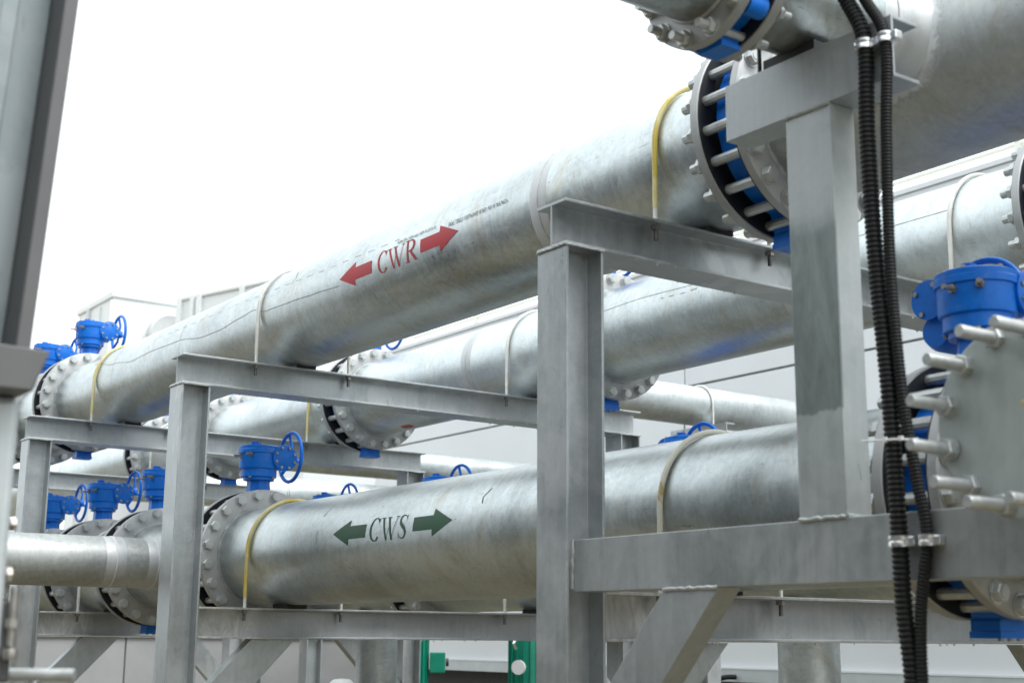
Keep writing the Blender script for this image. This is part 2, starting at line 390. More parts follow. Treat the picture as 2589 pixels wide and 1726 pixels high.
# ------------------------------------------------------------------ pipes
FT, GT, BT = .036, .004, .131         # flange, gasket and valve-body thickness
VT = FT*2 + GT*2 + BT
def flange_mesh():
    mb = MB(); mb.lathe([(.2545, -.018), (.345, -.018), (.350, -.014), (.350, .014), (.345, .018), (.2545, .018)], 'Y', 72, closed=True)
    return mb.mesh('flange', 'flange')
def bead_mesh(rr=PR, b_=.0075):
    def f():
        mb = MB(); prof = []; n = 90
        vs, fs = [], []
        for i in range(n):
            a = 2*pi*i/n; br = b_*(1+.25*sin(i*2.1)+.15*sin(i*5.3))
            for k in range(6):
                q = 2*pi*k/6; r_ = rr+br*cos(q); vs.append((r_*cos(a), br*sin(q), r_*sin(a)))
        for i in range(n):
            for k in range(6):
                fs.append((i*6+k, i*6+(k+1) % 6, ((i+1) % n)*6+(k+1) % 6, ((i+1) % n)*6+k))
        return mb.add(vs, fs).mesh('weld', 'bolt')
    return f
def barrel(name, length, r, mat, par, loc, rot=(0, 0, 0), n=64, wall=.012):
    """open tube along local +Y, start at origin"""
    mb = MB(); ns = max(2, int(length/.25)); prof = [(r, length*k/ns) for k in range(ns+1)] + [(r-wall, length), (r-wall, 0)]
    return mb.lathe(prof, 'Y', n, closed=True).build(name, mat, par, loc, rot, smooth=50)
def spool(label, X, Z, y0, y1, f0=True, f1=True, mat='pipe', group='runs of large galvanised pipe', welds=()):
    t = thing('steel_pipe', label, 'pipe', (X, y0, Z), group)
    L = y1-y0
    barrel('barrel', L-.004, PR, mat, t, (0, .002, 0))
    fm = cached('flange', flange_mesh); wm = cached('bead', bead_mesh())
    if f0:
        link('flange', fm, t, (0, .018, 0)); link('weld', wm, t, (0, FT+.001, 0))
    if f1:
        link('flange', fm, t, (0, L-.018, 0)); link('weld', wm, t, (0, L-FT-.001, 0))
    for wy in welds:
        MB().lathe([(PR+.0004, wy-y0-.05), (PR+.0014, wy-y0-.045), (PR+.0014, wy-y0+.045), (PR+.0004, wy-y0+.05), (PR-.004, wy-y0+.05), (PR-.004, wy-y0-.05)], 'Y', 64, closed=True).build('zinc_band', 'zinc_soft', t, smooth=60)
        link('weld', cached('bead_s', bead_mesh(PR+.0005, .0042)), t, (0, wy-y0, 0))
    return t
def bolt_mesh(head_r=.0265, length=VT, shank=.0165, stick=.03):
    mb = MB()
    mb.cyl(.031, -.004, 0, 'Y', 16)                                         # washer
    mb.lathe([(head_r*.9, -.0245), (head_r, -.021), (head_r, -.004)], 'Y', 6, ph=.3)
    mb.cyl(shank*.95, -.0262, -.0245, 'Y', 10)
    mb.cyl(shank, 0, length, 'Y', 10)
    mb.cyl(.031, length, length+.004, 'Y', 16)
    mb.lathe([(head_r, length+.004), (head_r, length+.025), (head_r*.9, length+.028)], 'Y', 6, ph=.1)
    mb.cyl(shank, length+.028, length+.028+stick, 'Y', 10)
    return mb.mesh('stud_bolt', 'bolt', 35)

# ------------------------------------------------------------------ butterfly valves
def v_body():
    mb = MB()
    mb.lathe([(.235, -BT/2), (.284, -BT/2), (.288, -BT/2+.004), (.288, .046), (.284, .05), (.235, .05)], 'Y', 64, closed=True)
    mb.cyl(.236, -.012, .012, 'Y', 48)                                      # the closed disc inside
    mb.prism([(-.07, -.25), (-.046, -.345), (-.052, -.352), (-.052, -.378), (.052, -.378), (.052, -.352), (.046, -.345), (.07, -.25)], -.045, .045, 'Y')
    mb.box(-.055, .055, -.048, .048, -.396, -.3785)
    return mb.mesh('valve_body', 'blue', 35)
def v_liner():
    return MB().lathe([(.236, .0504), (.268, .0504), (.270, .054), (.270, BT/2), (.236, BT/2)], 'Y', 64, closed=True).mesh('seat_liner', 'gasket', 35)
def v_neck():
    mb = MB(); mb.lathe([(.078, .27), (.064, .335), (.060, .415)], 'Z', 8, ph=pi/8)
    mb.cyl(.082, .405, .42, 'Z', 24)
    return mb.mesh('neck', 'blue', 35)
def v_gear():
    mb = MB()
    mb.lathe([(.088, .4205), (.094, .424), (.094, .463), (.104, .467), (.106, .476), (.106, .545), (.113, .548), (.113, .566), (.110, .570), (.110, .584), (.104, .588)], 'Z', 48)
    mb.prism([(-.045, .588), (-.045, .606), (.03, .602), (.05, .588)], -.02, .02, 'Y')
    mb.cyl(.022, .588, .612, 'Z', 16, (-.03, .0, 0)); mb.cyl(.016, .588, .602, 'Z', 16, (.07, .03, 0))
    return mb.mesh('gearbox', 'blue', 35)
def v_worm():
    mb = MB()
    mb.cyl(.050, .0, .18, 'X', 28, (0, .155, .545))
    mb.cyl(.058, -.010, .0, 'X', 28, (0, .155, .545))
    mb.lathe([(.056, -.10), (.056, .17)], 'Y', 28, (.098, 0, .525))
    mb.cyl(.034, .17, .19, 'Y', 20, (.098, 0, .525))
    mb.box(.05, .14, -.03, .13, .48, .56)
    mb.lathe([(.045, 0.0), (.056, .03), (.056, .1)], 'X', 24, (.01, .15, .455))
    return mb.mesh('worm_housing', 'blue', 35)
def v_cover():
    mb = MB(); mb.lathe([(.066, 0), (.0705, .003), (.0705, .013)], 'Y', 36, (.098, -.114, .525)); return mb.mesh('gear_cover', 'blue', 35)
def v_wheel():
    mb = MB(); c = (.26, .157, .568)
    mb.torus(.136, .0105, 'X', 48, 10, c)
    mb.cyl(.026, -.02, .02, 'X', 20, c); mb.cyl(.011, -.11, .0, 'X', 12, c)
    for k in range(3):
        a = R(80)+2*pi*k/3; mb.tube([c, (c[0]+.012, c[1]+.07*cos(a), c[2]+.07*sin(a)), (c[0], c[1]+.136*cos(a), c[2]+.136*sin(a))], .009, 8)
    return mb.mesh('handwheel', 'blue', 50)
def v_gasket():
    return MB().lathe([(.236, -.002), (.346, -.002), (.346, .002), (.236, .002)], 'Y', 64, closed=True).mesh('gasket', 'gasket', 35)
def v_smallbolt():
    mb = MB(); mb.lathe([(.0075, -.004), (.0085, 0), (.0085, .006)], 'Y', 6); mb.cyl(.0105, .004, .006, 'Y', 10); return mb.mesh('cover_bolt', 'steel_bolt', 35)
def v_stop():
    mb = MB(); mb.cyl(.007, -.045, .02, 'X', 10); mb.lathe([(.013, -.012), (.013, .002)], 'X', 6); return mb.mesh('stop_bolt', 'steel_bolt', 35)
def valve(label, X, Z, yn, group='blue butterfly valves', gear=True):
    """yn = near face of the near flange"""
    t = thing('butterfly_valve', label, 'valve', (X, yn+VT/2, Z), group)
    link('valve_body', cached('v_body', v_body), t); link('seat_liner', cached('v_liner', v_liner), t)
    for s in (-1, 1): link('gasket', cached('v_gasket', v_gasket), t, (0, s*(BT/2+GT/2), 0))
    bm_ = cached('bolt', bolt_mesh)
    for k in range(20):
        a = 2*pi*(k+.5)/20
        b_ = link('stud_bolt', bm_, t, (.3175*cos(a), -VT/2, .3175*sin(a)), (0, random.uniform(0, 1), 0))
    if gear:
        link('neck', cached('v_neck', v_neck), t)
        gb = link('gearbox', cached('v_gear', v_gear), t)
        wh = link('worm_housing', cached('v_worm', v_worm), t)
        cv = link('gear_cover', cached('v_cover', v_cover), t)
        for k in range(8):
            a = 2*pi*(k+.5)/8; link('cover_bolt', cached('v_sb', v_smallbolt), cv, (.098+.056*cos(a), -.116, .525+.056*sin(a)))
        for k in range(4):
            a = 2*pi*k/4+.5; link('end_bolt', cached('v_sb', v_smallbolt), wh, (-.012, .155+.046*cos(a), .545+.046*sin(a)), (0, 0, -pi/2))
        for k in range(6):
            a = 2*pi*k/6+.3; link('lid_bolt', cached('v_sb', v_smallbolt), gb, (.098*cos(a), .098*sin(a), .590), (-pi/2, 0, 0))
        for k in range(4):
            a = 2*pi*k/4+.6; link('mount_bolt', cached('v_sb', v_smallbolt), gb, (.086*cos(a), .086*sin(a), .417), (pi/2, 0, 0))
        link('stop_bolt', cached('v_stop', v_stop), gb, (-.080, -.072, .535), (0, 0, R(30)))
        link('stop_bolt', cached('v_stop', v_stop), gb, (-.107, -.005, .53))
        link('handwheel', cached('v_wheel', v_wheel), t)
    for k in (-1, 0, 1):
        link('foot_bolt', cached('v_sb', v_smallbolt), t, (.04*k, -.036, -.399), (pi/2, 0, 0))
    return t

UN, LN, UF, LF = [2.84, 9.634, 10.62], [2.182, 6.72, 8.12, 9.12, 10.22], [2.76, 5.68, 8.26, 10.6, 12.05], [5.05, 7.35, 8.85]
VL = {
 'UN': ['blue butterfly valve behind the top channel bracket, on the upper CWR pipe', 'blue butterfly valve at the flanged end of the CWR pipe, gearbox against the sky', 'blue butterfly valve half hidden by the taupe block, gearbox against the sky'],
 'LN': ['large blue valve with round gearbox beside the blind plate with long studs', 'blue valve with metal tag hanging from its handwheel, at the CWS pipe end', 'blue valve directly behind the small cross pipe and the second rack column', 'blue valve behind the small cross pipe with its whole gearbox in view', 'blue valve just beside the third rack column, only wheel and gear cover in view'],
 'UF': ['valve cut by the picture edge on the far upper pipe above the big gearbox', 'valve right of the tallest column on the far upper pipe, bolts on a bright flange', 'valve on the far upper pipe under the CWR pipe, with blue foot over the beam', 'valve on the far upper pipe seen under the second frame beam', 'valve on the far upper pipe standing over the farthest frame beam'],
 'LF': ['valve whose wheel peeks over the CWS pipe next to a white u-bolt', 'valve whose lid and wheel peek over the CWS pipe by the stub column', 'valve whose wheel peeks over the CWS pipe beside the round metal tag'],
}
for (key, lst, X, Z) in (('UN', UN, XN, ZU), ('LN', LN, XN, ZL), ('UF', UF, XF, ZU), ('LF', LF, XF, ZL)):
    for i, yn in enumerate(lst): valve(VL[key][i], X, Z, yn)
def runs(lst, y_start, y_end):
    r = []; a = y_start
    for yn in lst: r.append((a, yn+FT, a != y_start, True)); a = yn+VT-FT
    r.append((a, y_end, True, False)); return r
SL = {
 'UN': ['big upper pipe with a welded side branch, passing close behind the black hoses', 'long galvanised upper pipe marked CWR with red arrows', 'short upper pipe between the two valves that stand against the sky', 'upper pipe running on behind the taupe block'],
 'LN': ['lower pipe with a blind-plated side branch, past the big blue gearbox', 'long galvanised lower pipe marked CWS with green arrows', 'lower pipe spool that the small cross pipe joins', 'short lower pipe spool between two blue valves left of the second column', 'short lower pipe spool behind the third rack column', 'lower pipe running on past the third rack column'],
 'UF': ['far upper pipe end at the edge of the picture above the big blue gearbox', 'far upper pipe with a blue valve reflection, right of the tallest column', 'far upper pipe with a welded joint, below the red CWR marking', 'far upper pipe seen under the second frame beam, beside a yellow u-bolt', 'short far upper pipe between valves over the dripping beam', 'far upper pipe beyond the farthest frame'],  # blue on the second pipe is only the valve's reflection
 'LF': ['far lower pipe behind the bracket rail, feeding a vertical leg', 'far lower pipe hidden behind the CWS pipe', 'short far lower pipe between two valves behind the CWS pipe', 'far lower pipe running on behind the CWS flange'],
}
SP = {}
for (key, lst, X, Z, ys, ye) in (('UN', UN, XN, ZU, -.6, 16.5), ('LN', LN, XN, ZL, -.6, 16.5), ('UF', UF, XF, ZU, .3, 17.0), ('LF', LF, XF, ZL, 1.0, 16.5)):
    for i, (a, b_, f0, f1) in enumerate(runs(lst, ys, ye)):
        welds = {('UN', 1): (3.985,), ('UF', 2): (6.80,), ('UF', 1): (3.3+.9,)}.get((key, i), ())
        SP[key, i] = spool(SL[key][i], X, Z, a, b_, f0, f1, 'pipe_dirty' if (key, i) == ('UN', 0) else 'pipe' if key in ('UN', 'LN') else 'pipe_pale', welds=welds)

# ------------------------------------------------------------------ u-bolts and rubber pads
def ubolt(label, X, Z, ztop, y, mat, nutmat='steel_bolt', low=None, r=PR, rod=.0095):
    t = thing('u_bolt', label, 'u-bolt', (X, y, Z), 'u-bolts holding the pipes down')
    rr = r+rod+.0015; pts = []
    zl = ztop-Z
    cut = zl+.05
    pts = [(-rr, 0, cut)] + [(-rr, 0, cut*(1-k/4)) for k in range(1, 4)]
    pts += [(rr*cos(a), 0, rr*sin(a)) for a in [pi-pi*k/32 for k in range(33)]]
    pts += [(rr, 0, cut*(k/4)) for k in range(1, 5)]
    MB().tube(pts, rod, 10).build('rod', mat, t)
    for s in (-1, 1):
        MB().cyl(rod*.8, zl-.062, zl-.0105, 'Z', 10, (s*rr, 0, 0)).build('threaded_end', 'thread', t)
        MB().cyl(rod*.86, zl-.0105, cut+.001, 'Z', 10, (s*rr, 0, 0)).build('shank', 'white_rod', t)
        MB().lathe([(.016, zl-.026), (.016, zl-.0105)], 'Z', 6, (s*rr, 0, 0)).build('nut', nutmat, t)
    return t
UB = [('UN', 0, 'yellow_sleeve', 'yellow sleeved u-bolt on the upper pipe beside the black-rimmed flange'),
      ('UN', 1, 'white_rod', 'bare steel u-bolt over the CWR pipe above the second frame'),
      ('UN', 2, 'yellow_sleeve', 'yellow sleeved u-bolt beside the bolted end flange of the CWR pipe'),
      ('UN', 3, 'white_rod', 'u-bolt on the upper pipe at the farthest frame'),
      ('LN', 0, 'stained_rod', 'white u-bolt with rust-yellow stains around the CWS pipe'),
      ('LN', 1, 'yellow_sleeve', 'yellow sleeved u-bolt beside the CWS flange'),
      ('LN', 2, 'white_rod', 'pale u-bolt on the lower pipe at the third frame'),
      ('LN', 3, 'yellow_sleeve', 'yellow u-bolt on the lower pipe at the farthest frame'),
      ('UF', 0, 'white_rod', 'white u-bolt on the far upper pipe beside the big blue gearbox'),
      ('UF', 1, 'white_rod', 'white u-bolt on the far upper pipe beside the tallest column'),
      ('UF', 2, 'yellow_sleeve', 'yellow u-bolt on the far upper pipe under the second frame beam'),
      ('UF', 3, 'white_rod', 'pale u-bolt on the far upper pipe at the farthest frame'),
      ('LF', 0, 'yellow_sleeve', 'yellow u-bolt on the far lower pipe under the bracket rail'),
      ('LF', 1, 'white_rod', 'u-bolt on the far lower pipe just under the CWS pipe'),
      ('LF', 2, 'white_rod', 'u-bolt on the far lower pipe at the third frame'),
      ('LF', 3, 'yellow_sleeve', 'u-bolt on the far lower pipe at the farthest frame')]
PX = {'UN': (XN, ZU, BU), 'LN': (XN, ZL, BL), 'UF': (XF, ZU, BU), 'LF': (XF, ZL, BL)}
for key, fi, mat, lab in UB:
    X, Z, zb = PX[key]; zz = zb - (.006 if key[0] == 'L' and fi == 1 else 0)
    ubolt(lab, X, Z, zz, FRAMES[fi]+.032, mat)
    lvl = 'upper' if key[0] == 'U' else 'lower'; wh = 'near' if key[1] == 'N' else 'far'
    pb = MB(); pw = .055
    prof = [(-pw, zz+.0005), (pw, zz+.0005)] + [(pw-2*pw*k/10, Z-math.sqrt(PR**2-(pw-2*pw*k/10)**2)+.002) for k in range(11)]
    pd = pb.prism(prof, -.08, .08, 'Y').build('rubber_pad', 'rubber', None, (X, FRAMES[fi]+.076, 0), smooth=35)
    tag(pd, 'black rubber pad under the '+{'UN':'upper near','LN':'lower near','UF':'upper far','LF':'lower far'}[key]+' pipe on the '+['bracket','second','third','farthest'][fi]+' frame', 'rubber pad', 'rubber pads between beams and pipes')

# ------------------------------------------------------------------ markings on the pipes
def wrap(me_pts, faces, name, mat, par, s0, y0, rad):
    """unrolled (u, v) -> cylinder; u along -Y (reading direction), v upward; par origin on the axis"""
    vs = []
    oy = par.location.y
    for u, v in me_pts:
        th = (s0+v)/PR
        vs.append((-rad*cos(th), y0-u-oy, rad*sin(th)))
    me = bpy.data.meshes.new(name); me.from_pydata(vs, [], faces); me.materials.append(MT[mat])
    for p in me.polygons: p.use_smooth = True
    return link(name, me, par)
def arrow(par, mat, y_tip, y_end, s0, k, h=.1125, sh=.0575, head=.143):
    sg = 1 if y_tip > y_end else -1            # tip toward +Y (left) or -Y (right)
    L = abs(y_tip-y_end); pts, fs = [], []
    vlist = [-h/2+(h/2-sh/2)*i/5 for i in range(5)] + [-sh/2+1e-4] + [-sh/2+sh*i/8 for i in range(1, 8)] + [sh/2-1e-4] + [sh/2+(h/2-sh/2)*i/5 for i in range(1, 6)]
    rows = []
    def rng(v, shaft): return (head*(abs(v)/(h/2)), L if shaft else head)
    segs = [([-h/2+(h-sh)/2*i/5 for i in range(6)], False), ([-sh/2+sh*i/8 for i in range(9)], True), ([sh/2+(h-sh)/2*i/5 for i in range(6)], False)]
    for vl, shf in segs:
        for i, v in enumerate(vl):
            a, b_ = rng(v, shf); o = len(pts)
            pts += [(a*sg, v), (b_*sg, v)]
            if i: fs.append((o-2, o-1, o+1, o))
    return wrap(pts, fs, 'arrow_marking', mat, par, s0, y_tip, PR+.0010)
def strokes_to_mesh(strokes, W, Hh):
    """each stroke: list of (x, y, width-vector); returns separate point/face lists"""
    outl = []
    for st in strokes:
        pts, fs = [], []
        # resample
        P = []
        for i in range(len(st)-1):
            nseg = 5 if len(st) < 6 else 2
            for k in range(nseg):
                t = k/nseg; P.append(tuple(st[i][q]*(1-t)+st[i+1][q]*t for q in range(3)))
        P.append(st[-1])
        for i, (x, y, wd) in enumerate(P):
            a = P[max(i-1, 0)]; b_ = P[min(i+1, len(P)-1)]
            dx, dy = (b_[0]-a[0])*W, (b_[1]-a[1])*Hh; L = math.hypot(dx, dy) or 1
            nx, ny = -dy/L, dx/L; o = len(pts); hw = wd*Hh/2
            pts += [(x*W+nx*hw, y*Hh+ny*hw), (x*W-nx*hw, y*Hh-ny*hw)]
            if i: fs.append((o-2, o-1, o+1, o))
        outl.append((pts, fs))
    return outl
def arc(cx, cy, rx, ry, a0, a1, w0, w1, n=18, wf=None):
    o = []
    for i in range(n+1):
        a = R(a0+(a1-a0)*i/n); wv = w0+(w1-w0)*abs(cos(a)) ; o.append((cx+rx*cos(a), cy+ry*sin(a), wv))
    return o
GL = {
 'C': [arc(.52, .5, .46, .47, 42, 318, .03, .14), [(.90, .95, .05), (.88, .68, .02)], [(.90, .14, .02), (.86, .2, .03)]],
 'W': [[(.10, .96, .13), (.36, .02, .11)], [(.36, .02, .03), (.52, .66, .03)], [(.43, .96, .13), (.67, .02, .11)], [(.67, .02, .03), (.91, .96, .035)],
       [(-.01, .97, .035), (.22, .97, .035)], [(.33, .97, .035), (.55, .97, .035)], [(.82, .97, .035), (1.0, .97, .035)]],
 'R': [[(.24, .02, .15), (.24, .98, .15)], [(.06, .02, .035), (.42, .02, .035)], [(.06, .98, .035), (.3, .98, .035)],
       [(.24, .975, .035), (.5, .97, .04)] + arc(.48, .74, .28, .23, 80, -80, .04, .14, 14) + [(.3, .5, .035)], [(.46, .5, .13), (.86, .03, .12)], [(.78, .02, .035), (1.0, .02, .035)]],
 'S': [[(.84, .80, .02), (.78, .90, .035), (.62, .965, .04), (.42, .96, .06), (.26, .88, .10), (.21, .76, .13), (.28, .64, .15), (.48, .52, .16), (.70, .40, .15), (.80, .27, .13), (.76, .13, .10), (.60, .04, .06), (.40, .03, .04), (.22, .10, .035), (.14, .22, .02)],
       [(.86, .98, .03), (.85, .70, .02)], [(.13, .02, .03), (.13, .30, .02)]],
}
def letter(par, ch, mat, y_left, W, s_base, Hh):
    objs = []
    allp, allf = [], []
    k = 0
    vs, fs = [], []
    oy = par.location.y
    for pts, f_ in strokes_to_mesh(GL[ch], W, Hh):
        rad = PR+.0010+.00022*k; k += 1; o = len(vs)
        for u, v in pts:
            th = (s_base+v)/PR; vs.append((-rad*cos(th), y_left-u-oy, rad*sin(th)))
        fs += [tuple(i+o for i in q) for q in f_]
    me = bpy.data.meshes.new('letter'); me.from_pydata(vs, [], fs); me.materials.append(MT[mat])
    for p in me.polygons: p.use_smooth = True
    o = link('letter', me, par); o['label'] = 'painted letter ' + ch; return o
P = SP['UN', 1]
arrow(P, 'red_ink', 5.516, 5.222, -.003, 0); arrow(P, 'red_ink', 4.521, 4.812, -.003, 1)
letter(P, 'C', 'red_ink', 5.165, .080, -.054, .104); letter(P, 'W', 'red_ink', 5.082, .142, -.054, .098); letter(P, 'R', 'red_ink', 4.94, .102, -.052, .098)
Q = SP['LN', 1]
arrow(Q, 'green_ink', 5.499, 5.210, .037, 0); arrow(Q, 'green_ink', 4.535, 4.824, .041, 1)
letter(Q, 'C', 'green_ink', 5.172, .080, -.014, .104); letter(Q, 'W', 'green_ink', 5.085, .142, -.014, .100); letter(Q, 'S', 'green_ink', 4.945, .078, -.013, .102)

def stencil(par, text, y_start, s_mid, size, mat='black_ink', ds=0.0):
    """mill stencil reading upside down: u toward +Y, v downward"""
    cu = bpy.data.curves.new('stencil', 'FONT'); cu.body = text; cu.size = size; cu.resolution_u = 2; cu.space_character = 1.05
    tmp = bpy.data.objects.new('stencil_tmp', cu); col.objects.link(tmp)
    dg = bpy.context.evaluated_depsgraph_get(); me = bpy.data.meshes.new_from_object(tmp.evaluated_get(dg))
    bpy.data.objects.remove(tmp); bpy.data.curves.remove(cu)
    oy = par.location.y; rad = PR+.0024
    for v in me.vertices:
        u, vv = v.co.x*.86, v.co.y-size*.35
        th = (s_mid + ds*u - vv)/PR
        v.co = (-rad*cos(th), y_start+u-oy, rad*sin(th))
    me.materials.clear(); me.materials.append(MT[mat]); me.name = 'mill_stencil'
    o = link('mill_stencil', me, par); o['label'] = 'black upside-down mill stencil'; return o
stencil(P, '*ON/FA A106 GR.B SEAMLESS STEEL PIPE', 4.175, .036, .0265, ds=.008)
stencil(P, 'X 15.07 X 6000 MM HEAT NO.4604', 4.70, .055, .0225, ds=.01)

def scribble(par, pts, wd, mat='pencil', rad=.0011, dash=None):
    """thin drawn line on the pipe; pts are (y, s)"""
    vs, fs = [], []; oy = par.location.y; D = []
    for i in range(len(pts)-1):
        n = max(2, int(math.hypot(pts[i+1][0]-pts[i][0], pts[i+1][1]-pts[i][1])/.02))
        for k in range(n):
            t = k/n; t2 = t*t*(3-2*t); D.append((pts[i][0]*(1-t)+pts[i+1][0]*t, pts[i][1]*(1-t2)+pts[i+1][1]*t2))
    D.append(pts[-1])
    for i, (y, s) in enumerate(D):
        a = D[max(i-1, 0)]; b_ = D[min(i+1, len(D)-1)]; dx, dy = b_[0]-a[0], b_[1]-a[1]; L = math.hypot(dx, dy) or 1
        hw = wd/2*random.uniform(.6, 1.2); nx, ny = -dy/L*hw, dx/L*hw
        for sg in (1, -1):
            th = (s+sg*ny)/PR; vs.append(((-(PR+rad))*cos(th), y+sg*nx-oy, (PR+rad)*sin(th)))
        if i and not (dash and (i//dash) % 2): fs.append((2*i-2, 2*i-1, 2*i+1, 2*i))
    me = bpy.data.meshes.new('pencil_line'); me.from_pydata(vs, [], fs); me.materials.append(MT[mat]); return link('pencil_line', me, par)
scribble(P, [(8.95, .14), (8.5, .07), (8.17, .034), (7.85, .044), (7.44, .036), (7.06, -.003), (6.85, -.004), (6.59, .016), (6.45, .028), (6.28, -.005), (6.01, -.01), (5.74, -.02), (5.52, -.03)], .0036)
scribble(P, [(7.9, .13), (7.3, .12), (6.7, .115), (6.2, .10), (5.6, .085), (5.0, .075)], .0022, dash=3)
scribble(P, [(7.42, .2), (7.41, .08), (7.42, -.06)], .0032); scribble(P, [(8.51, .2), (8.5, .06), (8.515, -.06)], .003)
scribble(P, [(6.05, .17), (6.02, .12), (6.04, .09)], .004)
scribble(SP['UF', 1], [(5.6, .07), (5.2, .085), (4.7, .075), (4.4, .09), (4.1, .08), (3.3, .08)], .0035)
scribble(SP['UF', 1], [(5.05, .05), (4.85, .045), (4.7, .06)], .004, dash=2)
scribble(Q, [(5.62, .2), (5.66, .12), (5.65, .0)], .005, dash=4); scribble(Q, [(3.75, .16), (3.78, .08), (3.76, .03)], .004, dash=3)
scribble(Q, [(4.33, .16), (4.36, .12), (4.34, .07)], .006, 'black_ink', dash=4)
def smear(par, y0, y1, s0, s1, mat, rad=.0012):
    vs, fs = [], []; oy = par.location.y; n = 14
    for i in range(n+1):
        t = i/n; y = y0+(y1-y0)*t
        wob = .5+.5*sin(t*pi); 
        for s in (s0+random.uniform(-.01, .01)+(1-wob)*(s1-s0)*.3, s1-(1-wob)*(s1-s0)*.3+random.uniform(-.01, .01)):
            th = s/PR; vs.append((-(PR+rad)*cos(th), y-oy, (PR+rad)*sin(th)))
        if i: fs.append((2*i-2, 2*i-1, 2*i+1, 2*i))
    me = bpy.data.meshes.new('paint_smear'); me.from_pydata(vs, [], fs); me.materials.append(MT[mat]); return link('paint_smear', me, par)
smear(SP['UF', 2], 7.86, 7.74, -.33, -.385, 'red_ink')

# ------------------------------------------------------------------ ten-inch branches
BR = .1365
def branch_flange(key='bflange', r0=.137, r1=.2025, t=.030):
    return cached(key, lambda: MB().lathe([(r0, 0), (r1-.003, 0), (r1, .003), (r1, t-.003), (r1-.003, t), (r0, t)], 'Y', 56, closed=True).mesh('branch_flange', 'flange', 35))
TOX, FROMX = (0, 0, -pi/2), (0, 0, pi/2)      # local +Y -> +X  /  -X
# (1) branch off the upper pipe, toward -X, resting on the bracket arm
U0 = SP['UN', 0]; oy = U0.location.y
by, bz = 2.355, 1.6+1.648
L0 = Vector((-XN, by-oy, bz-ZU))
barrel('branch', .62, BR, 'pipe', U0, L0+Vector((2.975, 0, 0)), FROMX, 48)
MB().lathe([(BR+.0005, 0), (BR+.003, .006), (BR+.003, .055), (BR+.008, .062), (BR+.010, .10), (BR+.016, .13), (BR+.032, .165), (BR, .19)], 'Y', 48).build('zinc_collar', 'zinc_soft', U0, L0+Vector((2.79, 0, 0)), TOX, 60)
zr = random.Random(11); vs_, fs_ = [], []; NN = 96; rr_ = .25
for k in range(NN):
    a = 2*pi*k/NN; rr_ += zr.uniform(-.012, .012); rr_ = min(.265, max(.205, rr_))
    for q in range(5):
        rq = .15+(rr_-.15)*q/4; th = .15+rq*sin(a)/PR; vs_.append((-(PR+.0012)*cos(th), by-oy+rq*cos(a)*.95, (PR+.0012)*sin(th)))
for k in range(NN):
    for q in range(4): fs_.append((k*5+q, k*5+q+1, ((k+1) % NN)*5+q+1, ((k+1) % NN)*5+q))
m, n, l, b = newmat('zinc_fade'); v = objvec(n, l)
at_ = n.new('ShaderNodeAttribute'); at_.attribute_name = 'fade'
l.new(ramp(n, l, noise(n, l, 8, 6, v, .65), .3, .7, (.70, .71, .72, 1), (.84, .85, .86, 1)), b.inputs['Base Color']); b.inputs['Metallic'].default_value = .1; b.inputs['Roughness'].default_value = .6
l.new(ramp(n, l, math_(n, l, 'ADD', at_.outputs['Fac'], math_(n, l, 'MULTIPLY', math_(n, l, 'SUBTRACT', noise(n, l, 15, 6, v, .7, .8), .5), 1.3)), .35, .75), b.inputs['Alpha'])
zo = MB().add(vs_, fs_).build('zinc_spray', 'zinc_fade', U0, smooth=60)
ca = zo.data.color_attributes.new('fade', 'FLOAT_COLOR', 'POINT')
for k in range(len(vs_)): q = (1.0, .9, .62, .3, 0.0)[k % 5]; ca.data[k].color = (q, q, q, 1)
MB().torus(BR+.004, .007, 'Y', 48, 6).build('weld', 'zinc', U0, L0+Vector((2.845, 0, 0)), TOX)
link('branch_flange', branch_flange(), U0, L0+Vector((2.345, 0, 0)), TOX)
# small valve in the branch
bv = thing('branch_valve', 'blue valve between two small bolted flanges above the bracket arm, against the sky', 'valve', (2.3075, by, bz))
vb = MB(); vb.lathe([(.12, -.034), (.158, -.034), (.160, -.03), (.160, .03), (.158, .034), (.12, .034)], 'X', 48, closed=True)
vb.cyl(.121, -.008, .008, 'X', 32)
for k in range(2):
    a = -pi/2+(-1)**k*.75; vb.cyl(.030, -.03, .03, 'X', 16, (0, .172*cos(a), .172*sin(a)))
vb.prism([(-.055, -.12), (-.036, -.196), (.036, -.196), (.055, -.12)], -.03, .03, 'X'); vb.box(-.032, .032, -.042, .042, -.209, -.1965)
vb.build('valve_body', 'blue', bv, smooth=35)
for s in (-1, 1): MB().lathe([(.121, s*.036-.0015), (.196, s*.036-.0015), (.196, s*.036+.0015), (.121, s*.036+.0015)], 'X', 48, closed=True).build('gasket', 'gasket', bv, smooth=35)
def small_bolt(L=.135, tip=.03):
    mb = MB(); mb.cyl(.025, -.004, 0, 'X', 14); mb.lathe([(.019, -.020), (.021, -.017), (.021, -.004)], 'X', 6); mb.cyl(.0115, -.02-tip, L+.02+tip, 'X', 10)
    mb.lathe([(.021, L+.004), (.021, L+.017), (.019, L+.02)], 'X', 6); mb.cyl(.025, L, L+.004, 'X', 14); return mb.mesh('stud_bolt', 'bolt', 35)
for k in range(12):
    a = 2*pi*(k+.5)/12; link('stud_bolt', cached('sbolt', lambda: small_bolt()), bv, (-.0675, .181*cos(a), .181*sin(a)))
MB().lathe([(.05, .15), (.04, .2), (.04, .3)], 'Z', 8).build('neck', 'blue', bv); MB().lathe([(.07, .3), (.08, .31), (.08, .40), (.075, .42)], 'Z', 32).build('gearbox', 'blue', bv)
